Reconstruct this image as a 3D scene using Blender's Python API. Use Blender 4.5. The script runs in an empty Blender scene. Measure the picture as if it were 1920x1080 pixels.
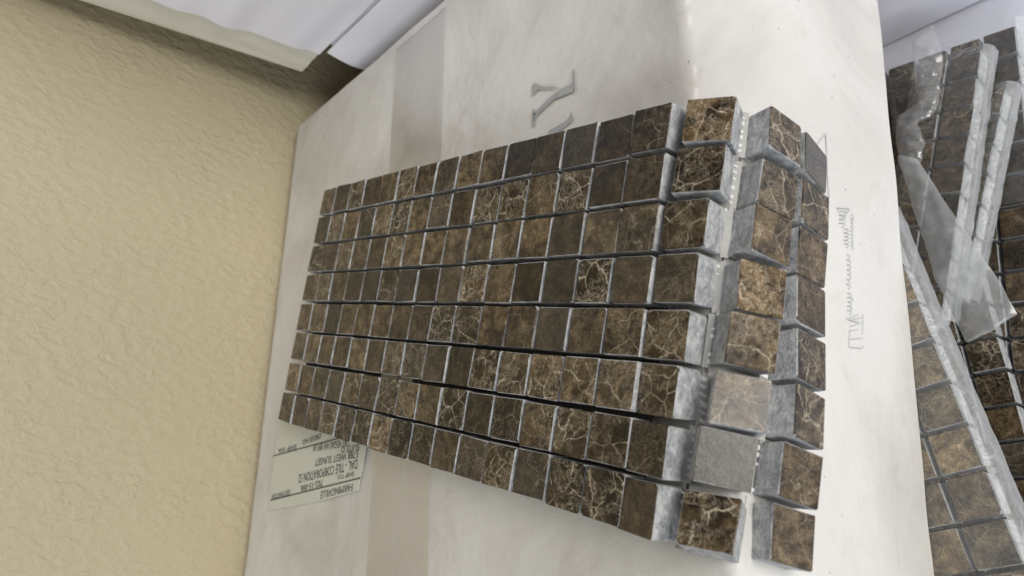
import bpy, bmesh, math, random
from mathutils import Vector, Matrix, noise

S = bpy.context.scene
C = S.collection
GZ = 0.255                      # height of the big carton's mosaic face plane above the floor cloth

# ------------------------------------------------------------------ camera
CAM = Vector((0.36883, -0.19655, 0.17782 + GZ))
ROT = ((0.65889, -0.00205, -0.75224), (0.24475, 0.94617, 0.2118), (0.71131, -0.32367, 0.62392))
FPX = 1403.34
cd = bpy.data.cameras.new('camera'); cam = bpy.data.objects.new('camera', cd); C.objects.link(cam)
cd.sensor_width = 36.0; cd.lens = 36.0 * FPX / 1920.0; cd.clip_start = 0.01; cd.clip_end = 50.0
m3 = Matrix(ROT).transposed()
cam.matrix_world = Matrix.Translation(CAM) @ m3.to_4x4()
cd.dof.use_dof = True; cd.dof.focus_distance = 0.285; cd.dof.aperture_fstop = 15.0
S.camera = cam

# ------------------------------------------------------------------ world, lamps, exposure
w = bpy.data.worlds.new('World'); S.world = w; w.use_nodes = True
bg = w.node_tree.nodes['Background']
bg.inputs[0].default_value = (0.90, 0.94, 1.0, 1); bg.inputs[1].default_value = 0.16

def area(name, loc, target, size, size_y, power, col):
    l = bpy.data.lights.new(name, 'AREA'); l.shape = 'RECTANGLE'; l.size = size; l.size_y = size_y
    l.energy = power; l.color = col
    o = bpy.data.objects.new(name, l); C.objects.link(o); o.location = loc
    o.rotation_euler = (Vector(target) - Vector(loc)).to_track_quat('-Z', 'Y').to_euler()
    return o
area('window_light', (2.2, 0.05, 1.08), (0.12, -0.05, 0.2), 1.3, 1.1, 40, (1.0, 0.97, 0.925))
area('side_fill_light', (0.9, -2.4, 1.15), (0.1, 0.0, 0.2), 1.2, 1.1, 23, (0.86, 0.91, 1.0))  # added cool fill, brightens the facing sides of the neighbouring cartons
S.view_settings.view_transform = 'Standard'; S.view_settings.look = 'None'
S.view_settings.exposure = 0.0; S.view_settings.gamma = 1.0; S.view_settings.use_curve_mapping = False
S.render.engine = 'CYCLES'

# ------------------------------------------------------------------ helpers
rnd = random.Random(11)
def V(x, y, z): return Vector((x, y, z + GZ))        # metres, z measured from the mosaic face plane
def ray(px, py):
    d = Vector(((px - 960) / FPX, (540 - py) / FPX, -1.0))
    return m3 @ d
def on_plane(px, py, p0, n):                          # a pixel gives a direction, the plane it lies on the distance
    d = ray(px, py); return CAM + d * ((p0 - CAM).dot(n) / d.dot(n))
def on_z(px, py, z): return on_plane(px, py, V(0, 0, z), Vector((0, 0, 1)))

def link(name, me, mat=None, parent=None, loc=None):
    o = bpy.data.objects.new(name, me); C.objects.link(o)
    if mat is not None and me is not None and not me.materials: me.materials.append(mat)
    if parent is not None: o.parent = parent
    if loc is not None: o.location = loc
    return o
def tag(o, label=None, cat=None, group=None, kind=None):
    if label: o['label'] = label
    if cat: o['category'] = cat
    if group: o['group'] = group
    if kind: o['kind'] = kind
    return o
def empty(name, loc=(0, 0, 0)):
    o = bpy.data.objects.new(name, None); C.objects.link(o); o.location = loc; o.empty_display_size = 0.02
    return o
def pydata(name, verts, faces, smooth=True):
    me = bpy.data.meshes.new(name); me.from_pydata([tuple(v) for v in verts], [], faces); me.update()
    if smooth:
        for p in me.polygons: p.use_smooth = True
    return me
def grid_mesh(name, fn, nu, nv, thick=0.0, smooth=True):
    """fn(a,b) a,b in 0..1 -> Vector; optional thickness along the normal as a closed slab"""
    P = [[fn(i / nu, j / nv) for j in range(nv + 1)] for i in range(nu + 1)]
    vs = [p for r in P for p in r]; ix = lambda i, j: i * (nv + 1) + j
    fs = [(ix(i, j), ix(i + 1, j), ix(i + 1, j + 1), ix(i, j + 1)) for i in range(nu) for j in range(nv)]
    if thick:
        me0 = pydata('tmp', vs, fs); nrm = [v.normal.copy() for v in me0.vertices]; bpy.data.meshes.remove(me0)
        n = len(vs); vs = vs + [v - q * thick for v, q in zip(vs, nrm)]
        fs = fs + [tuple(n + k for k in reversed(f)) for f in fs]
        rim = [ix(i, 0) for i in range(nu + 1)] + [ix(nu, j) for j in range(1, nv + 1)] + [ix(i, nv) for i in range(nu - 1, -1, -1)] + [ix(0, j) for j in range(nv - 1, 0, -1)]
        for a, b in zip(rim, rim[1:] + rim[:1]): fs.append((a, n + a, n + b, b))
    me = pydata(name, vs, fs, smooth)
    if thick and smooth: me.set_sharp_from_angle(angle=math.radians(50))
    return me
def fnoise(x, y, z=0.0): return noise.noise(Vector((x, y, z)))

# ------------------------------------------------------------------ materials
class NT:
    def __init__(s, name):
        s.m = bpy.data.materials.new(name); s.m.use_nodes = True; s.t = s.m.node_tree
        s.b = s.t.nodes['Principled BSDF']; s.out = s.t.nodes['Material Output']
    def n(s, typ, **kw):
        o = s.t.nodes.new(typ)
        for k, v in kw.items():
            if k.startswith('i_'):
                key = k[2:]; key = int(key) if key.isdigit() else key.replace('_', ' ')
                if hasattr(v, 'is_linked') or isinstance(v, bpy.types.NodeSocket): s.t.links.new(v, o.inputs[key])
                else: o.inputs[key].default_value = v
            else: setattr(o, k, v)
        return o
    def l(s, a, b): s.t.links.new(a, b)
    def ramp(s, fac, stops, interp='LINEAR'):
        r = s.n('ShaderNodeValToRGB'); e = r.color_ramp.elements; r.color_ramp.interpolation = interp
        while len(e) > 1: e.remove(e[-1])
        e[0].position = stops[0][0]; e[0].color = col(stops[0][1])
        for p, c in stops[1:]:
            q = e.new(p); q.color = col(c)
        s.l(fac, r.inputs[0]); return r.outputs[0]
    def mix(s, fac, a, b, blend='MIX'):
        o = s.n('ShaderNodeMix', data_type='RGBA', blend_type=blend)
        for k, v in ((0, fac), (6, a), (7, b)):
            if isinstance(v, bpy.types.NodeSocket): s.l(v, o.inputs[k])
            else: o.inputs[k].default_value = v if k == 0 else col(v)
        return o.outputs[2]
    def math(s, op, a, b=0.0, c=0.0, clamp=False):
        o = s.n('ShaderNodeMath', operation=op, use_clamp=clamp)
        for k, v in enumerate((a, b, c)):
            if isinstance(v, bpy.types.NodeSocket): s.l(v, o.inputs[k])
            else: o.inputs[k].default_value = v
        return o.outputs[0]
    def noise(s, vec, scale, detail=4, rough=.55, dist=0.0):
        return s.n('ShaderNodeTexNoise', i_Vector=vec, i_Scale=scale, i_Detail=detail, i_Roughness=rough, i_Distortion=dist).outputs[0]
    def attr(s, name): return s.n('ShaderNodeAttribute', attribute_type='OBJECT', attribute_name=name)
    def bump(s, h, strength, dist):
        o = s.n('ShaderNodeBump', i_Strength=strength, i_Distance=dist, i_Height=h); s.l(o.outputs[0], s.b.inputs['Normal']); return o
    def coord(s, which='Object'): return s.n('ShaderNodeTexCoord').outputs[which]
    def vadd(s, a, b):
        o = s.n('ShaderNodeVectorMath', operation='ADD'); s.l(a, o.inputs[0]); s.l(b, o.inputs[1]); return o.outputs[0]
    def set(s, **kw):
        for k, v in kw.items():
            key = k.replace('_', ' ')
            if isinstance(v, bpy.types.NodeSocket): s.l(v, s.b.inputs[key])
            else: s.b.inputs[key].default_value = v
def col(c):
    if isinstance(c, (int, float)): return (c, c, c, 1)
    return tuple(c) if len(c) == 4 else tuple(c) + (1,)

def marble_face():
    """polished dark brown limestone with tan veins; tone / vein / grey come from the tile itself"""
    t = NT('brown_marble_face'); co = t.coord(); seed = t.attr('seed').outputs['Vector']
    v = t.vadd(co, seed)
    tone = t.attr('tone').outputs['Fac']; vein = t.attr('vein').outputs['Fac']; grey = t.attr('grey').outputs['Fac']
    n1 = t.noise(v, 120, 5, .6, .6); n2 = t.noise(v, 420, 6, .7, .3); n3 = t.noise(v, 1700, 4, .65)
    m = t.math('ADD', t.math('MULTIPLY', n1, .62), t.math('MULTIPLY', n2, .38))
    base = t.ramp(m, [(.33, (.009, .0062, .004)), (.43, (.029, .0192, .0105)), (.51, (.076, .0515, .027)), (.58, (.132, .093, .051)), (.70, (.28, .212, .125))])
    # branching veins: cell borders of a warped voronoi, broken up by noise
    wv = t.n('ShaderNodeTexNoise', i_Vector=v, i_Scale=180, i_Detail=3).outputs[1]
    wm = t.n('ShaderNodeVectorMath', operation='MULTIPLY_ADD'); t.l(wv, wm.inputs[0]); wm.inputs[1].default_value = (.0035, .0035, .0035); t.l(v, wm.inputs[2])
    def veins(scale, width):
        d = t.n('ShaderNodeTexVoronoi', feature='DISTANCE_TO_EDGE', i_Vector=wm.outputs[0], i_Scale=scale).outputs['Distance']
        return t.ramp(d, [(0, 1), (width * .3, .6), (width, 0)])
    def ridges(scale, detail, rough, width):
        n_ = t.noise(v, scale, detail, rough, .25); q = t.math('ABSOLUTE', t.math('SUBTRACT', n_, .5))
        return t.ramp(q, [(0, 1), (width * .35, .5), (width, 0)])
    va = veins(85, .023); vb = ridges(150, 7, .62, .030); vc = ridges(420, 5, .6, .05); vd = veins(260, .05)
    mask = t.ramp(t.noise(v, 95, 3, .6, 1.0), [(.38, 0), (.55, 1)])
    mask2 = t.ramp(t.noise(v, 150, 3, .6, .5), [(.42, 0), (.64, 1)])
    fine = t.math('ADD', t.math('MULTIPLY', vb, .75), t.math('ADD', t.math('MULTIPLY', vc, .45), t.math('MULTIPLY', vd, .35)))
    vv = t.math('ADD', t.math('MULTIPLY', va, mask), t.math('MULTIPLY', fine, mask2), clamp=True)
    vv = t.math('MULTIPLY', vv, vein, clamp=True)
    toned = t.n('ShaderNodeVectorMath', operation='SCALE'); t.l(base, toned.inputs[0]); t.l(t.math('MULTIPLY', tone, .80), toned.inputs['Scale'])
    c = t.mix(vv, toned.outputs[0], (.56, .48, .35))
    c = t.mix(t.math('MULTIPLY', grey, 1.0), c, t.ramp(m, [(.3, (.06, .056, .047)), (.55, (.105, .098, .08)), (.8, (.16, .15, .125))]))
    sp = t.ramp(n3, [(.38, .55), (.60, 1.25)])
    c = t.mix(1.0, c, sp, 'MULTIPLY')
    t.set(Base_Color=c, Roughness=t.ramp(n2, [(.35, .13), (.65, .30)]))
    t.b.inputs['Specular IOR Level'].default_value = .42
    t.bump(t.math('ADD', t.math('MULTIPLY', n3, .4), n2), .14, .0005)
    return t.m
def stone_side():
    """sawn, dusty grey flank of a tile"""
    t = NT('sawn_stone_flank'); co = t.coord(); v = t.vadd(co, t.attr('seed').outputs['Vector'])
    mp = t.n('ShaderNodeMapping', i_Vector=v); mp.inputs['Rotation'].default_value = (.5, .3, .9); mp.inputs['Scale'].default_value = (1, 1, 2.0)
    a = t.noise(v, 190, 6, .7, .8); b = t.noise(v, 1100, 4, .7); st = t.noise(mp.outputs[0], 240, 5, .7, .4)
    c = t.ramp(t.math('ADD', t.math('MULTIPLY', a, .55), t.math('MULTIPLY', st, .45)), [(.34, (.17, .18, .19)), (.47, (.36, .37, .378)), (.60, (.64, .64, .63))])
    c = t.mix(t.ramp(b, [(.5, 0), (.70, .6)]), c, (.74, .74, .725))
    t.set(Base_Color=c, Roughness=.7)
    t.bump(t.math('ADD', t.math('ADD', a, st), b), .8, .0008)
    return t.m
def carton_white():
    t = NT('white_coated_carton'); co = t.coord()
    a = t.noise(co, 9, 4, .55, 1.2); b = t.noise(co, 45, 5, .6); f = t.noise(co, 700, 3, .6)
    c = t.ramp(a, [(.32, (.58, .555, .52)), (.5, (.69, .675, .635)), (.66, (.75, .738, .70))])
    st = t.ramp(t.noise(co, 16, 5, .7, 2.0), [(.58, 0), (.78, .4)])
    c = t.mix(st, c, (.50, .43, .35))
    sp = t.ramp(t.noise(co, 420, 2, .5), [(.755, 0), (.775, .8)])
    c = t.mix(sp, c, (.22, .20, .18))
    t.set(Base_Color=c, Roughness=t.ramp(b, [(.3, .26), (.7, .46)]))
    h = t.math('ADD', t.math('MULTIPLY', a, 1.0), t.math('ADD', t.math('MULTIPLY', b, .38), t.math('MULTIPLY', f, .02)))
    t.bump(h, .55, .004)
    return t.m
def simple(name, c, rough=.5, nscale=40, var=.12, bump=0.0, bdist=.001, bscale=None, spec=.5):
    t = NT(name); co = t.coord(); n = t.noise(co, nscale, 5, .6, .5)
    t.set(Base_Color=t.mix(n, tuple(x * (1 - var) for x in c), tuple(min(1, x * (1 + var)) for x in c)), Roughness=rough)
    t.b.inputs['Specular IOR Level'].default_value = spec
    if bump: t.bump(t.noise(co, bscale or nscale, 5, .55, .6), bump, bdist)
    return t.m
def wall_paint():
    t = NT('beige_textured_wall'); co = t.coord()
    mp = t.n('ShaderNodeMapping', i_Vector=co); mp.inputs['Rotation'].default_value = (.5, 0, 0); mp.inputs['Scale'].default_value = (1, 1, .62)
    a = t.noise(mp.outputs[0], 230, 3, .5, .35); b = t.noise(co, 620, 4, .6, .2); pz = t.ramp(t.noise(co, 22, 3, .6), [(.3, .35), (.7, 1)])
    sm = t.ramp(a, [(.36, 0), (.70, 1)], 'EASE')
    h = t.math('ADD', t.math('MULTIPLY', sm, pz), t.math('MULTIPLY', b, .4))
    c = t.mix(t.noise(co, 6, 3), (.465, .397, .255), (.505, .437, .292))
    t.set(Base_Color=c, Roughness=.5); t.b.inputs['Specular IOR Level'].default_value = .35
    t.bump(h, .52, .0012)
    return t.m
def film(name, haze=.30, tint=(.86, .88, .88), rough=.16, gl=.16, bscale=90, bstr=.6):
    """thin crinkled polythene: mostly clear, slightly milky, glossy"""
    t = NT(name); t.t.nodes.remove(t.b); co = t.coord()
    n = t.noise(co, bscale, 4, .6, 1.4); w2 = t.noise(co, bscale * .35, 3, .5, 2.0)
    bp = t.n('ShaderNodeBump', i_Strength=bstr, i_Distance=.003, i_Height=t.math('ADD', n, t.math('MULTIPLY', w2, 1.5)))
    tr = t.n('ShaderNodeBsdfTransparent', i_Color=(.97, .98, .98, 1))
    df = t.n('ShaderNodeBsdfDiffuse', i_Color=col(tint), i_Normal=bp.outputs[0])
    tl = t.n('ShaderNodeBsdfTranslucent', i_Color=col(tint), i_Normal=bp.outputs[0])
    ml = t.n('ShaderNodeMixShader', i_0=.4); t.l(df.outputs[0], ml.inputs[1]); t.l(tl.outputs[0], ml.inputs[2])
    g = t.n('ShaderNodeBsdfGlossy', i_Color=(1, 1, 1, 1), i_Roughness=rough, i_Normal=bp.outputs[0])
    hz = t.ramp(n, [(.35, haze * .7), (.62, haze), (.78, min(1, haze * 1.7))])
    m1 = t.n('ShaderNodeMixShader', i_0=hz); t.l(tr.outputs[0], m1.inputs[1]); t.l(ml.outputs[0], m1.inputs[2])
    lw = t.n('ShaderNodeLayerWeight', i_Blend=.25, i_Normal=bp.outputs[0])
    fz = t.math('ADD', t.math('MULTIPLY', lw.outputs[0], .22), gl, clamp=True)
    m2 = t.n('ShaderNodeMixShader', i_0=fz); t.l(m1.outputs[0], m2.inputs[1]); t.l(g.outputs[0], m2.inputs[2])
    t.l(m2.outputs[0], t.out.inputs[0])
    return t.m

M_FACE, M_SIDE = marble_face(), stone_side()
M_CARTON = carton_white(); M_WALL = wall_paint()
M_INNER = simple('plain_carton_board', (.42, .33, .22), .8)
M_LAV = simple('white_plastic_wrap_over_carton', (.86, .86, .93), .38, 14, .03, .3, .003, 11)
M_CREAM = simple('cream_carton_rim', (.70, .68, .58), .35, 14, .05, .3, .003, 12)
M_CLOTH = simple('white_floor_cloth', (.82, .83, .90), .75, 20, .06, .4, .004, 18)
M_TAPE = film('packing_tape', .26, (.52, .45, .42), .25, .03, 12, .06)
M_LABEL = simple('label_paper', (.66, .665, .58), .6, 30, .05, .15, .001, 40)
M_INK = simple('black_label_ink', (.055, .055, .055), .7, 400, .3)
M_PRINT = simple('faded_grey_print', (.40, .41, .41), .6, 160, .35)
M_PEN = simple('faint_grey_pen', (.55, .56, .565), .6, 300, .3)
M_GLUE_SHADE = simple('grey_backing_with_joint_shade', (.075, .072, .066), .7, 300, .3)  # backing grey, darkened so the gaps between tile rows look shaded
M_GLUE2 = simple('pale_joint_backing', (.42, .41, .385), .5, 300, .25)
M_NET = simple('white_fibreglass_thread', (.78, .78, .76), .45, 500, .1)
M_FILM = film('clear_polythene', .10, (.80, .82, .82), .12, .035, 60, .3)
M_FILM3 = film('gathered_polythene', .45, (.80, .83, .83), .32, .03, 90, .3)
M_FILM4 = film('crinkled_polythene', .24, (.82, .85, .86), .12, .09, 70, .6)
M_FILM2 = film('milky_polythene', .54, (.74, .77, .77), .22, .06, 25, .2)

# ------------------------------------------------------------------ setting: wall and floor cloth
wx = lambda y: -0.0835 + 0.0358 * y
wall = link('wall', grid_mesh('wall', lambda a, b: Vector((wx(-.9 + 1.8 * a), -.9 + 1.8 * a, 1.1 * b)), 2, 2, 0.02, False), M_WALL)
tag(wall, 'beige wall with rough plaster texture behind the cartons', kind='structure')
def cloth(a, b):
    x, y = -0.5 + 1.6 * a, -.9 + 1.8 * b
    return Vector((x, y, -.0006 - .0012 * abs(fnoise(x * 9, y * 9, 3))))
ground = link('ground', grid_mesh('ground', cloth, 60, 60), M_CLOTH)
tag(ground, 'white cloth spread over the floor under the tile sheets', kind='structure')

# ------------------------------------------------------------------ big carton that carries the mosaic sheet
YR, YL, ZT, ZB = 0.0768, -0.246, -0.0106, -0.1345
xb = lambda y: -0.0754 + 0.0358 * y
xf_bot = lambda y: 0.2645 + 0.0757 * y
def front_x(y, z):                                   # bulging front panel
    k = (ZT - z) / (ZT - ZB); top = 0.2462 + 0.004 * (k > 0)
    b = xf_bot(y)
    return 0.2462 + (b - 0.2462) * k + 0.0045 * math.sin(math.pi * min(1, k * 1.0)) * (1 - .4 * k) + .0009 * fnoise(y * 30, z * 30, 1)
carton = empty('carton', V(0.085, -0.085, ZB))
tag(carton, 'white carton under the draped mosaic strip, taped along its seam', 'carton')
INV = Matrix.Translation(-carton.location)
def in_carton(name, me, mat):
    me.transform(INV); return link(name, me, mat, carton)
SEAM = 0.0785
def top_z(x, y):
    under = 1.0 if (-.21 < y < .0) else 0.0
    d = .0011 * fnoise(x * 14, y * 14, 7) + .0005 * fnoise(x * 40, y * 40, 2)
    return ZT - abs(d) * .9
def front_panel(a, b):
    y = YL + (YR - YL) * b
    L1, L2, L3 = 0.2462 - SEAM - .004, 0.0063, ZT - ZB - .004
    s = a * (L1 + L2 + L3); ragged = .0010 * fnoise(y * 60, 5, 2) + .0005 * fnoise(y * 210, 1, 9)
    if s < L1:
        x = SEAM + .0001 + s; e = max(0, 1 - (L1 - s) / .02)
        return V(x, y, top_z(x, y) * (1 - e) + e * ZT + e * ragged)
    if s < L1 + L2:
        q = (s - L1) / L2 * math.pi / 2; r = .004
        x0 = front_x(y, ZT - r)
        return V(0.2462 - r + (x0 - .2462 + r) * math.sin(q) + ragged, y, ZT - r * (1 - math.cos(q)) + ragged * .8)
    z = ZT - .004 - (s - L1 - L2)
    e = max(0, 1 - (s - L1 - L2) / .03)
    return V(front_x(y, z) + ragged * e, y, z)
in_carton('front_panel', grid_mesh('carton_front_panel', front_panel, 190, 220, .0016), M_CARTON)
def back_panel(a, b):
    y = YL + (YR - YL) * b; L1 = SEAM - xb(y) - .003; L3 = ZT - ZB - .003; s = a * (L1 + .0047 + L3)
    if s < L1: x = SEAM - .0001 - s; return V(x, y, top_z(x, y))
    if s < L1 + .0047:
        q = (s - L1) / .0047 * math.pi / 2; return V(xb(y) + .003 - .003 * math.sin(q), y, ZT - .003 * (1 - math.cos(q)))
    return V(xb(y), y, ZT - .003 - (s - L1 - .0047))
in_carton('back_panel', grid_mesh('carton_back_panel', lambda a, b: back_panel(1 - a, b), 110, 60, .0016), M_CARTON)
for yy, sg in ((YR - .0018, 1), (YL + .0018, -1)):
    def side(a, b, yy=yy, sg=sg):
        z = ZB + (ZT - .0022 - ZB) * b; x = xb(yy) + .002 + (front_x(yy, z) - .003 - xb(yy)) * a
        return V(x, yy - sg * .0015 * math.sin(math.pi * b) ** 2 * 0 + 0, z)
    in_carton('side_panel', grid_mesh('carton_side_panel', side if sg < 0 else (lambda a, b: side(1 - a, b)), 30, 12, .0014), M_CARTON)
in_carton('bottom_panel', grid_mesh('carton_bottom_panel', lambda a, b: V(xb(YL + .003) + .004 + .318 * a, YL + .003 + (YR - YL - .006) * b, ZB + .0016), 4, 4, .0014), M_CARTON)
def tape_fn(a, b):
    x = .0545 + .0478 * b; y = YL + .001 + (YR - YL + .0) * a
    if a > .985: return V(x, YR + .0006, ZT - (a - .985) * 2.2)
    return V(x, y, ZT + .0005 + .0003 * fnoise(x * 40, y * 20, 4))
in_carton('packing_tape', grid_mesh('packing_tape', tape_fn, 90, 12), M_TAPE)

def flat_poly(name, pts, mat, parent_fn, lift=.0008):
    vs = [on_z(px, py, ZT + lift) for px, py in pts]
    me = pydata(name, vs, [tuple(range(len(vs)))], False)
    if me.polygons[0].normal.z < 0: me.flip_normals()
    return parent_fn(name, me, mat)
# printed serif letter on the top flap (its far half runs under the mosaic)
letter = [[(1073, 131), (1077, 131), (1078, 172), (1075, 174)], [(1074, 157), (1076, 171), (1040, 186), (1008, 216), (1001, 232), (1000, 214), (1028, 184), (1052, 166)],
          [(998, 158), (1003, 156), (1012, 161), (1044, 163), (1046, 166), (1010, 167), (1001, 178), (998, 178)], [(998, 205), (1003, 205), (1003, 237), (998, 237)],
          [(1071, 208), (1075, 226), (1050, 246), (1028, 262), (1022, 268), (1030, 244), (1056, 230), (1068, 220)]]
vs, fs = [], []
for p in letter:
    n0 = len(vs); vs += [on_z(px, py, ZT + .00025) for px, py in p]; fs.append(tuple(range(n0, len(vs))))
me = pydata('printed_letter', vs, fs, False)
in_carton('printed_letter', me, M_PRINT)

# shipping label with its print, stuck to the top flap, read from the wall side
lab_px = [(503, 958), (600, 940), (672, 920), (688, 836), (700, 770), (536, 760), (523, 795)]
lp = [on_z(px, py, ZT + .0002) for px, py in lab_px]
me = pydata('shipping_label', [v.copy() for v in lp] + [v + Vector((0, 0, .0003)) for v in lp],
            [tuple(range(len(lp), 2 * len(lp)))] + [(i, (i + 1) % len(lp), len(lp) + (i + 1) % len(lp), len(lp) + i) for i in range(len(lp))], False)
label = in_carton('shipping_label', me, M_LABEL)
def text_on(body, p_start, p_end, height_px, z, mat, name, parent):
    """flat lettering whose baseline runs from one spot of the label to another"""
    a, b = on_z(*p_start, z), on_z(*p_end, z)
    cu = bpy.data.curves.new('t', 'FONT'); cu.body = body; cu.resolution_u = 2
    ob = bpy.data.objects.new('t', cu); C.objects.link(ob)
    dg = bpy.context.evaluated_depsgraph_get(); me = bpy.data.meshes.new_from_object(ob.evaluated_get(dg))
    bpy.data.objects.remove(ob); bpy.data.curves.remove(cu)
    xs = [v.co.x for v in me.vertices]; wdt = max(xs) - min(xs); x0 = min(xs)
    d = (b - a); L = d.length; d.normalize(); up = Vector((0, 0, 1)).cross(d)
    hh = height_px
    for v in me.vertices:
        q = a + d * ((v.co.x - x0) / wdt * L) + up * (v.co.y * hh); v.co = q
    me.transform(INV); me.materials.append(mat); me.name = name
    o = link(name, me, None, parent); return o
ZL = ZT + .0007
for body, s, e, h in (('FARMINGVILLE', (661, 906), (601, 922), .0052), ('SHIP TO:', (664, 884), (632, 891), .0032),
                      ('DAL - TILE CORPORATION 52', (670, 861), (560, 890), .0066), ('702-15-006', (605, 899), (564, 911), .0048),
                      ('5788 WEST SUNSET', (672, 844), (591, 861), .0052), ('SUITE D', (674, 832), (640, 838), .0045),
                      ('LAS VEGAS NV 89118', (655, 823), (588, 834), .0052), ('DESTINATION', (544, 918), (510, 927), .0042),
                      ('ORDER NO.', (602, 812), (566, 825), .0042), ('SHIP VIA', (556, 833), (522, 841), .0040)):
    text_on(body, s, e, h, ZL, M_INK, 'label_text', label)
def rule(p, q, wd, name, parent, mat, z):
    a, b = on_z(*p, z), on_z(*q, z); d = (b - a).normalized(); n = Vector((0, 0, 1)).cross(d) * wd
    me = pydata(name, [a - n, b - n, b + n, a + n], [(0, 1, 2, 3)], False); me.transform(INV); return link(name, me, mat, parent)
rule((676, 896), (507, 938), .0003, 'label_rule', label, M_INK, ZL)
rule((648, 818), (512, 855), .0003, 'label_rule', label, M_INK, ZL)

# pen marks on the front panel
def on_front(px, py):
    d = ray(px, py); lo, hi = .15, .6
    for _ in range(40):
        m = (lo + hi) / 2; p = CAM + d * m
        if p.x > front_x(p.y, p.z - GZ): lo = m
        else: hi = m
    return CAM + d * lo
def pen(strokes, name, wd=.0005, mat=None):
    vs, fs = [], []
    for st in strokes:
        pts = [on_front(px, py) + Vector((.0006, 0, 0)) for px, py in st]
        for a, b in zip(pts, pts[1:]):
            d = (b - a).normalized(); n = Vector((1, 0, 0)).cross(d) * wd; k = len(vs)
            vs += [a - n, b - n, b + n, a + n]; fs.append((k, k + 1, k + 2, k + 3))
    me = pydata(name, vs, fs, False); in_carton(name, me, mat or M_PEN)
st = [[(1590, 650), (1592, 620), (1606, 618)], [(1591, 651), (1615, 653), (1618, 648)], [(1594, 636), (1616, 634)], [(1592, 612), (1612, 606), (1590, 600), (1613, 596)],
      [(1586, 598), (1608, 590)], [(1616, 590), (1616, 626)]]
def scrawl(y0, y1, xm, wd, n):                        # cursive word: loops of uneven height
    out = []
    for i in range(n * 6):
        f = i / (n * 6); ph = f * n * 2 * math.pi; k = .45 + .55 * abs(fnoise(f * n * .7, y0, 3)) * 1.8
        out.append((xm + wd * k * math.sin(ph) + 2 * fnoise(f * 4, y1, 1), y0 + (y1 - y0) * f + 2.2 * math.cos(ph)))
    return out
st += [scrawl(588, 548, 1592, 7, 5), scrawl(540, 476, 1590, 6, 7), scrawl(462, 428, 1586, 7, 5), scrawl(424, 394, 1578, 8, 4), scrawl(466, 402, 1596, 3, 9)]
st += [[(1567, 388), (1580, 410), (1592, 392), (1568, 390)]]
pen(st, 'handwriting', .0002)
pen([[(1532, 270), (1547, 250), (1549, 330), (1553, 372)], [(1546, 252), (1552, 372)]], 'printed_triangle', .0002)

# ------------------------------------------------------------------ mosaic tiles
PITCH, TW, TH_ = 0.016933, 0.0152, 0.0095
def tile_mesh(seed, tw=TW, th=TH_, ty=None):
    """12-sided rounded square with an eased, slightly chipped top edge; origin in the middle of the face"""
    r = random.Random(seed); h = tw / 2; hy = (ty or tw) / 2; cr = r.uniform(.00035, .0006); ring = []
    for cx, cy, a0 in ((1, 1, 0), (-1, 1, 90), (-1, -1, 180), (1, -1, 270)):
        c_ = cr * r.choice((.6, .8, .9, 1.0, 1.2, 1.2, 2.4))
        for a in (0, 45, 90):
            ang = math.radians(a0 + a)
            ring.append((cx * (h - c_) + c_ * math.cos(ang) + r.uniform(-.00018, .00018), cy * (hy - c_) + c_ * math.sin(ang) + r.uniform(-.00018, .00018)))
    n = len(ring); vs = []; ins = .00022
    for x, y in ring:
        L = math.hypot(x, y); k = 1 - ins * r.uniform(.5, 2.2) / L; vs.append((x * k, y * k, 0))
    for x, y in ring: vs.append((x, y, -.0003 * r.uniform(.7, 1.4)))
    for x, y in ring: vs.append((x * .985, y * .985, -th))
    fs = [tuple(range(n))] + [(n + i, n + (i + 1) % n, (i + 1) % n, i) for i in range(n)] + [(2 * n + i, 2 * n + (i + 1) % n, n + (i + 1) % n, n + i) for i in range(n)] + [tuple(range(3 * n - 1, 2 * n - 1, -1))]
    me = bpy.data.meshes.new('tile'); me.from_pydata(vs, [], fs); me.materials.append(M_FACE); me.materials.append(M_SIDE)
    for i, p in enumerate(me.polygons): p.material_index = 0 if i == 0 or (i <= n and r.random() < .5) else 1; p.use_smooth = False
    me.update(); return me
TILES = [tile_mesh(i, .0158, TH_, .0153) for i in range(16)]; TILES_S = [tile_mesh(100 + i, .0149) for i in range(8)]
def add_tile(parent, mat, r, tone=None, vein=None, grey=0.0, pool=None):
    o = bpy.data.objects.new('tile', r.choice(pool or TILES)); C.objects.link(o); o.parent = parent
    o.matrix_local = mat @ Matrix.Rotation(r.choice((0, 1)) * math.pi, 4, 'Z')
    o['tone'] = float(tone if tone is not None else r.choice((.35, .5, .7, .9, 1.05, 1.25, 1.55, 2.0)))
    o['vein'] = float(vein if vein is not None else r.choice((.05, .12, .25, .4, .6, .9, 1.0)))
    o['grey'] = float(grey if grey else r.choice((0, 0, 0, 0, .1, .25))); o['seed'] = (r.uniform(0, 9), r.uniform(0, 9), r.uniform(0, 9))
    return o

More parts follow.
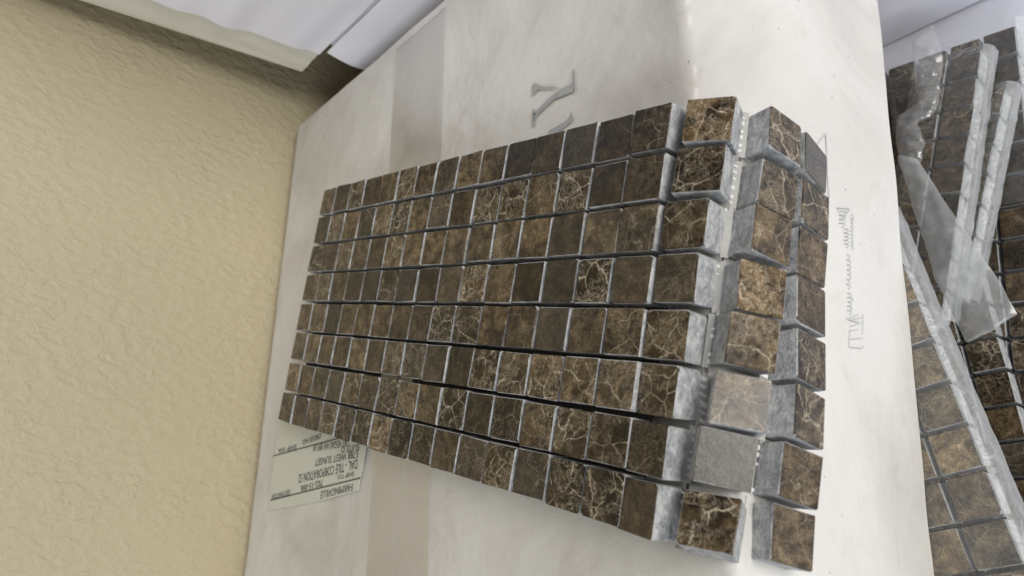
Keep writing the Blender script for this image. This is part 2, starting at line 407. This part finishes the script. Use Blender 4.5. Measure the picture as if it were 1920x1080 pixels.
TH = 0.242311                                          # the strip lies turned on the carton
sheet = empty('mosaic_strip', V(0.085, -0.085, -TH_))
tag(sheet, 'unwrapped strip of small brown marble tiles draped over the front edge of the white carton', 'mosaic tiles', 'marble mosaic sheets')
SI = Matrix.Translation(-sheet.location)
DR = {'A1': (256.09,-71.18,247.03,-0.064,0.349,-0.225), 'B1': (269.37,-74.65,225.07,-0.078,1.468,-0.173), 'C1': (269.91,-78.26,207.91,-0.133,1.642,-0.213),
 'A2': (251.44,-87.24,248.44,-0.068,0.266,-0.215), 'B2': (266.01,-92.83,227.80,-0.014,1.344,-0.239), 'C2': (268.56,-95.28,210.19,-0.042,1.539,-0.179),
 'A3': (245.59,-104.11,249.58,-0.010,0.064,-0.222), 'B3': (264.31,-108.79,231.74,-0.008,1.387,-0.207), 'C3': (266.72,-111.96,213.11,0.020,1.513,-0.201),
 'A4': (240.90,-120.38,249.60,0.029,0.005,-0.253), 'B4': (260.97,-125.93,235.34,0.026,1.160,-0.181), 'C4': (265.36,-127.97,215.52,-0.050,1.528,-0.168),
 'A5': (235.88,-137.04,249.63,-0.015,0.038,-0.240), 'B5': (258.20,-141.98,238.84,0.073,1.044,-0.233), 'C5': (264.21,-144.87,217.66,-0.083,1.535,-0.158),
 'A6': (231.24,-153.20,249.78,0.006,-0.108,-0.252), 'B6': (254.17,-158.81,242.16,-0.145,0.771,-0.187), 'C6': (262.69,-161.89,220.01,-0.078,1.546,-0.203),
 'A7': (226.54,-170.03,250.61,-0.019,-0.113,-0.245), 'B7': (249.48,-174.47,244.97,0.013,0.771,-0.258), 'C7': (259.45,-178.45,223.27,-0.084,1.334,-0.246),
 'A8': (221.95,-186.36,251.21,-0.031,-0.170,-0.239), 'B8': (243.80,-190.67,247.39,-0.272,0.398,-0.153), 'C8': (256.51,-194.94,226.24,-0.096,1.309,-0.196)}
def tile_pose(c, r, rr):
    if c >= 15:
        x, y, z, a, b, g = DR['ABC'[c - 15] + str(r + 1)]
        w_ = Vector((a, b, g)); return Matrix.Translation(V(x / 1000, y / 1000, z / 1000 - .25)) @ Matrix.Rotation(w_.length, 4, w_.normalized())
    p = Vector(((c + .5) * PITCH, -(r + .5) * PITCH, 0)); p = Matrix.Rotation(-TH, 3, 'Z') @ p
    p += Vector((rr.gauss(0, .00016), rr.gauss(0, .00016), rr.gauss(0, .00010) + (.0006 if c == 14 else 0)))
    e = Matrix.Rotation(-TH + rr.gauss(0, .010), 4, 'Z') @ Matrix.Rotation(rr.gauss(0, .009), 4, 'X') @ Matrix.Rotation(rr.gauss(0, .009), 4, 'Y')
    return Matrix.Translation(V(p.x, p.y, p.z)) @ e
# tone, vein, grey of the tiles that stand out
SP = {(0,15):(2.3,1.0,0), (0,17):(1,0,.85), (6,16):(1.2,0,1.0), (3,16):(2.6,.9,0), (4,16):(1.7,.7,0), (5,16):(1.8,.6,.15), (1,2):(1.9,.1,0), (2,16):(1.7,.35,0),
      (0,16):(1.0,.9,0), (1,16):(1.1,.9,0), (1,17):(1.0,.8,0), (2,17):(1.4,.3,0), (3,17):(1.2,.2,0), (4,17):(.7,.7,0), (5,17):(1.1,.8,0), (6,17):(1.2,.4,0), (7,17):(1.5,.3,.1),
      (7,16):(1.2,1.0,0), (7,15):(1.0,.15,0), (6,15):(.6,.4,0), (5,15):(1.0,.8,0), (4,15):(1.1,.7,0), (3,15):(.95,.5,0), (2,15):(.85,.6,0), (1,15):(.6,.6,0),
      (0,14):(.55,.4,0), (0,13):(.6,.1,0), (0,12):(.6,.1,0), (0,11):(.75,.1,0), (0,10):(.45,.05,0), (0,9):(1.2,.3,0), (0,8):(1.6,.5,0), (0,7):(1.0,.4,.3), (0,6):(.9,.4,0),
      (1,14):(.75,.3,0), (1,13):(.5,.05,0), (1,12):(.9,1.0,0), (1,11):(1.4,.5,0), (1,10):(.9,.9,0), (1,9):(1.1,.9,0), (4,14):(1.3,.6,0), (4,13):(1.3,.3,0), (4,12):(1.0,.1,.35), (4,11):(1.1,.3,0),
      (6,10):(.4,.15,0), (6,13):(.8,1.0,0), (6,14):(.75,.6,0), (6,12):(1.5,.7,0), (7,14):(.5,.8,0), (7,12):(.6,.4,0), (5,10):(.9,1.0,0), (4,9):(.45,.6,0), (4,4):(1.4,.1,0), (4,5):(1.5,.1,0)}
rr = random.Random(5); POSE = {}
for r in range(8):
    for c in range(18):
        Mx = tile_pose(c, r, rr); POSE[c, r] = Mx
        sp = SP.get((r, c), (None, None, 0.0))
        add_tile(sheet, SI @ Mx, rr, sp[0], sp[1], sp[2])
# fibreglass net under the tiles: short threads bridging every joint
def prism(vs, fs, a, b, wv, nv):
    k = len(vs); vs += [a - wv - nv, a + wv - nv, a + wv + nv, a - wv + nv, b - wv - nv, b + wv - nv, b + wv + nv, b - wv + nv]
    fs += [(k, k + 3, k + 2, k + 1), (k + 4, k + 5, k + 6, k + 7), (k, k + 1, k + 5, k + 4), (k + 1, k + 2, k + 6, k + 5), (k + 2, k + 3, k + 7, k + 6), (k + 3, k, k + 4, k + 7)]
vs, fs = [], []; glue = set(); glue2 = set(); h = TW / 2; rn = random.Random(3)
for (c, r), Mx in POSE.items():
    for dc, dr in ((1, 0), (0, 1)):
        if (c + dc, r + dr) not in POSE: continue
        Nx = POSE[c + dc, r + dr]
        for k in range(6 if dc else 0):
            if rn.random() < .12: continue
            o_ = -h + .0012 + k * (TW - .0024) / 5 + rn.uniform(-.0006, .0006)
            if dc: pa, pb, wl = Vector((h - .0012, o_, -TH_)), Vector((-h + .0012, o_, -TH_)), Vector((0, 1, 0))
            else: pa, pb, wl = Vector((o_, -h + .0012, -TH_)), Vector((o_, h - .0012, -TH_)), Vector((1, 0, 0))
            a, b = Mx @ pa, Nx @ pb; up = (Mx.to_3x3() + Nx.to_3x3()) @ Vector((0, 0, .5)); wv = (Mx.to_3x3() @ wl) * rn.uniform(.0003, .0008)
            ms = (a + b) / 2 + up.normalized() * .0004
            prism(vs, fs, a, ms, wv, up.normalized() * .00022); prism(vs, fs, ms, b, wv, up.normalized() * .00022)
        # long thread and glue bead along the joint; shade put into the dark colour
        if dc: q = [(Mx @ Vector((h + .0004, t, -TH_)) + Nx @ Vector((-h - .0004, t, -TH_))) / 2 for t in (-h - .0006, h + .0006)]
        else: q = [(Mx @ Vector((t, -h - .0004, -TH_)) + Nx @ Vector((t, h + .0004, -TH_))) / 2 for t in (-h - .0006, h + .0006)]
        up = ((Mx.to_3x3() + Nx.to_3x3()) @ Vector((0, 0, 1))).normalized(); wv = up.cross((q[1] - q[0]).normalized()) * .0013; k0 = len(fs)
        prism(vs, fs, q[0] - up * (.0003 if dc else .0005), q[1] - up * (.0003 if dc else .0005), wv, up * .0001); (glue2 if c >= (14 if dc else 15) else glue).update(range(k0, len(fs)))
me = pydata('net', vs, fs, False); me.transform(SI); me.materials.append(M_NET); me.materials.append(M_GLUE_SHADE); me.materials.append(M_GLUE2)
for p in me.polygons: p.material_index = 1 if p.index in glue else 2 if p.index in glue2 else 0
net = link('backing_net', me, None, sheet); net['kind'] = 'stuff'

# ------------------------------------------------------------------ neighbouring cartons on the right of the big one
def hexa(name, c8, mat, parent, nu=1, bev=.003, inv=None):
    """closed box from 8 corners (bottom four, top four), edges eased"""
    bm = bmesh.new(); v = [bm.verts.new(p) for p in c8]
    for f in ((3, 2, 1, 0), (4, 5, 6, 7), (0, 1, 5, 4), (1, 2, 6, 5), (2, 3, 7, 6), (3, 0, 4, 7)): bm.faces.new([v[i] for i in f])
    bmesh.ops.recalc_face_normals(bm, faces=bm.faces)
    if nu > 1: bmesh.ops.subdivide_edges(bm, edges=bm.edges[:], cuts=nu, use_grid_fill=True)
    if bev: 
        es = [e for e in bm.edges if len(e.link_faces) == 2 and e.calc_face_angle() > .5]
        bmesh.ops.bevel(bm, geom=es, offset=bev, segments=3, profile=.5, affect='EDGES')
    me = bpy.data.meshes.new(name); bm.to_mesh(me); bm.free()
    for p in me.polygons: p.use_smooth = True
    if inv is not None: me.transform(inv)
    o = link(name, me, mat, parent); return o
def quad8(x0, x1, y0, y1, z0, z1, lean=0.0):
    g = lambda x, y, z, s=0: V(x - s, y, z)
    return [g(x0, y0, z0), g(x1, y0, z0), g(x1, y1, z0), g(x0, y1, z0), g(x0, y0, z1, lean), g(x1, y0, z1, lean), g(x1, y1, z1, lean), g(x0, y1, z1, lean)]
low = empty('lower_carton', V(.18, .25, -GZ)); tag(low, 'white wrapped carton standing on the floor cloth beside the taped carton, under another carton', 'carton', 'white cartons')
LI = Matrix.Translation(-low.location)
hexa('body', quad8(-.006, .37, .1, .40, -GZ, .0035), M_LAV, low, 0, .004, LI)
def flap(a, b):                                        # loose wrap tucked along its upper edge
    x = -.0085 + .33 * a; z = .002 - .036 * b - .006 * a * b
    return V(x + .006 * b, .0985 - .0035 * math.sin(b * 2.4) - .0014 * fnoise(x * 25, z * 40, 2), z)
link('loose_wrap', grid_mesh('loose_wrap', flap, 60, 10, .0006), M_LAV, low).data.transform(LI)
up_ = empty('upper_carton', V(.12, .24, .0035)); tag(up_, 'white carton with a cream rim leaning back to the wall, on top of another carton', 'carton', 'white cartons')
UI = Matrix.Translation(-up_.location)
hexa('body', quad8(-.040, .30, .1005, .38, .0042, .245, .037), M_LAV, up_, 0, .005, UI)
def rim(a, b):                                         # rounded lip wrapped round the back corner
    z = .0046 + .2395 * b; lean = .037 * (z - .0042) / .2408; s = a
    if s < .3:
        q = s / .3 * math.pi / 2; p = Vector((-.0425 + .006 * (1 - math.sin(q)) - .006 * 0, .104 - .0065 * math.sin(q), 0)); p.x = -.0425 + .006 * (1 - math.cos(q)); p.y = .1045 - .0065 * math.sin(q)
    else:
        u = (s - .3) / .7; p = Vector((-.0365 + .024 * u + .004 * u * b, .098 + .0016 * u * u + .0006 * fnoise(u * 3, z * 20, 4), 0))
    return V(p.x - lean, p.y, z)
link('rim', grid_mesh('rim', rim, 30, 60, .0012), M_CREAM, up_).data.transform(UI)
def creased(x0, x1, z0, z1, y, seed, lean=0.0):
    def fn(a, b):
        x = x0 + (x1 - x0) * a; z = z0 + (z1 - z0) * b
        w_ = fnoise(x * 5 + z * 4, z * 55, seed) * .0034 + fnoise(x * 18 - z * 30, z * 40, seed + 4) * .0018
        return V(x - lean * (z - .0042) / .2408, y + w_ - .0006, z)
    return fn
link('wrap_sheet', grid_mesh('wrap_sheet', creased(-.014, .26, .0046, .2440, .0962 + .001, 3, .037), 70, 60, .0006), M_LAV, up_).data.transform(UI)
link('wrap_sheet', grid_mesh('wrap_sheet', creased(.02, .37, -GZ + .001, -.04, .0965, 9), 80, 60, .0006), M_LAV, low).data.transform(LI)

# ------------------------------------------------------------------ hidden carton that the pile in front rests on
sup = hexa('support_carton', quad8(-.06, .195, -.235, .06, -GZ, -.1461), M_INNER, None, 0, .002)
tag(sup, 'plain brown carton under the wrapped sheet and the white carton', 'carton')

# ------------------------------------------------------------------ wrapped mosaic sheets in front of and below the carton
def mosaic(name, label, origin, rot, ncol, row0, row1, seed, tones=(.8, 1.0, 1.2, 1.5), skip=()):
    """right-hand edge of the sheet passes through origin; rows run along the local y axis"""
    base = empty(name, origin - rot @ Vector((0, 0, TH_)))
    tag(base, label, 'mosaic tiles', 'marble mosaic sheets'); r = random.Random(seed); inv = Matrix.Translation(-base.location); Rm = rot.to_4x4()
    vs, fs = [], []
    for j in range(row0, row1):
        for i in range(ncol):
            if (i, j) in skip: continue
            lp_ = Vector((-.0147 / 2 - i * PITCH + r.gauss(0, .0001), -(j + .5) * PITCH + r.gauss(0, .0001), r.gauss(0, .0001)))
            Mx = Matrix.Translation(origin + rot @ lp_) @ Rm @ Matrix.Rotation(r.gauss(0, .008), 4, 'Z')
            add_tile(base, inv @ Mx, r, r.choice(tones), r.choice((.1, .3, .5, .8, 1.0)), r.choice((0, 0, .1, .2, .35)), TILES_S)
    ext = (ncol * PITCH, row0 * PITCH, row1 * PITCH)
    for k in range(row0 * 3, row1 * 3 + 1):             # net threads across and along
        y = -k * PITCH / 3; a, b = origin + rot @ Vector((-.001, y, -TH_ - .0001)), origin + rot @ Vector((-ext[0] + .003, y, -TH_ - .0001))
        prism(vs, fs, a, b, rot @ Vector((0, .0006, 0)), rot @ Vector((0, 0, .0002)))
    for k in range(ncol * 3):
        x = -.0015 - k * PITCH / 3; a, b = origin + rot @ Vector((x, -ext[1], -TH_ - .0003)), origin + rot @ Vector((x, -ext[2], -TH_ - .0003))
        prism(vs, fs, a, b, rot @ Vector((.0006, 0, 0)), rot @ Vector((0, 0, .0002)))
    me = pydata('net', vs, fs, False); me.transform(inv); nt = link('backing_net', me, M_GLUE_SHADE, base); nt['kind'] = 'stuff'
    return base
def wrap(base, origin, rot, x0, x1, y0, y1, seed, drop=.011, mat=None, amp=.0004, nx=26, ny=130, flare=.004):
    """clear polythene over the face, gathered and milkier down the flank"""
    wd = x1 - x0; inv = Matrix.Translation(-base.location)
    def face(a, b):
        y = y0 + (y1 - y0) * b; s = a * wd; e = max(0, 1 - (wd - s) / .004)
        return origin + rot @ Vector((x0 + s, y, .0009 + .0003 * e + amp * (fnoise(y * 45, s * 60, seed) + .5 * fnoise(y * 160 + s * 90, s * 120, seed + 5)) * (1 - .7 * e)))
    def flank(a, b):
        y = y0 + (y1 - y0) * b; q = a * drop; n1 = fnoise(y * 60 - q * 110, q * 50, seed + 2); n2 = fnoise(y * 190 - q * 260, q * 90, seed + 7)
        return origin + rot @ Vector((x1 + flare * min(1, a * 2.2) ** .6 * (1 + .16 * n1) + .0004 * n2 * min(1, a * 4), y, .0011 - q + .0004 * n1 * min(1, a * 4)))
    me = grid_mesh('plastic_wrap', face, nx, ny); me.transform(inv); link('plastic_wrap', me, mat or M_FILM, base)
    me = grid_mesh('plastic_edge_wrap', flank, 8, ny); me.transform(inv); link('plastic_edge_wrap', me, M_FILM3, base)
def rotz(deg): return Matrix.Rotation(math.radians(deg), 3, 'Z')
# sheet under the carton, its wrapped edge sticking out along the carton's foot
o1, r1 = V(.2664, -.1376, -.1352), rotz(10.33)
s1 = mosaic('mosaic_sheet', 'film wrapped tile sheet sticking out from under the foot of the white carton', o1, r1, 12, -9, 8, 21, (1.6, 2.2, 3.0, 4.2))
wrap(s1, o1, r1, -.055, .0008, .150, -.135, 3)
# flat sheet on the floor cloth
o4, r4 = V(.2955, .0660, -.2445), rotz(-6.5)
s4 = mosaic('mosaic_sheet', 'wide tile sheet lying flat on the floor cloth below all the others', o4, r4, 7, 0, 17, 22, (.6, .8, 1.0, 1.3))
wrap(s4, o4, r4, -.05, .001, .004, -.10, 8, .010, M_FILM, .0005)
# short sheet on it
o5, r5 = V(.2573, -.0665, -.2340), rotz(2.9)
s5 = mosaic('mosaic_sheet', 'short unwrapped tile sheet resting on the flat sheet, dark brown faces', o5, r5, 3, 0, 7, 23, (.7, .9, 1.2, 1.7))
# two sheets one on the other, sloping down to their far end
U3, V3 = Vector((.9716, -.2267, .0677)), Vector((.2353, .9559, -.1758)); N3 = U3.cross(V3).normalized(); V3 = N3.cross(U3)
r3 = Matrix((U3, V3, N3)).transposed(); o3 = V(.2827, .0486, -.2253)
s3 = mosaic('mosaic_sheet', 'narrow film wrapped tile sheet on top of the sloping pair', o3, r3, 2, 0, 9, 24, (1.0, 1.3, 1.6))
wrap(s3, o3, r3, -.034, .001, .002, -.152, 15, .009, M_FILM)
r3b = r3 @ rotz(-3.0); o3b = V(.2876, .0264, -.2317)
s3b = mosaic('mosaic_sheet', 'narrow film wrapped tile sheet underneath, lower of the sloping pair', o3b, r3b, 2, 0, 7, 25, (1.0, 1.3))
wrap(s3b, o3b, r3b, -.012, .001, .002, -.118, 19, .009, M_FILM, nx=14)

# ------------------------------------------------------------------ loose polythene
def film_poly(name, label, rows, mat, seed, amp=.002, sub=16):
    """rows: list of (left px, right px, height of that spot); a crinkled sheet through them"""
    L = [on_z(l[0], l[1], z) for l, r, z in rows]; Rr = [on_z(r[0], r[1], z2) for l, r, z in rows for z2 in (z,)]
    n = len(rows) - 1
    def fn(a, b):
        t = a * n; i = min(n - 1, int(t)); f = t - i
        p = L[i].lerp(L[i + 1], f).lerp(Rr[i].lerp(Rr[i + 1], f), b)
        e = math.sin(math.pi * b) ** .5 if 0 < b < 1 else 0
        return p + Vector((0, 0, 1)) * (amp * (fnoise(p.x * 70, p.y * 70, seed) + .5 * fnoise(p.x * 190, p.y * 190, seed + 3)) + amp * .8 * e)
    o = link(name, grid_mesh(name, fn, n * sub, 20), mat); tag(o, label, 'plastic film', 'loose polythene'); return o
film_poly('plastic_flap', 'large milky corner of loose polythene folded over the sloping tile sheets',
          [((1684, 292), (1722, 300), -.186), ((1702, 360), (1768, 372), -.183), ((1728, 440), (1822, 450), -.181), ((1752, 520), (1876, 530), -.180), ((1786, 590), (1906, 588), -.180), ((1806, 632), (1866, 618), -.181), ((1812, 643), (1816, 642), -.182)], M_FILM2, 2, .0022)
film_poly('plastic_fold', 'upright crinkled fold of polythene beside the sloping tile sheets',
          [((1716, 66), (1748, 44), -.226), ((1714, 110), (1766, 100), -.220), ((1716, 160), (1762, 160), -.216), ((1722, 196), (1760, 190), -.214), ((1700, 208), (1746, 220), -.213), ((1682, 222), (1722, 232), -.211), ((1680, 262), (1736, 268), -.208), ((1684, 300), (1728, 312), -.204)], M_FILM4, 6, .0035)
film_poly('plastic_veil', 'thin clear polythene lying over the far end of the flat tile sheet',
          [((1652, 80), (1770, 62), -.238), ((1660, 140), (1768, 120), -.236), ((1668, 200), (1764, 190), -.234), ((1676, 260), (1750, 250), -.230)], M_FILM, 9, .002)
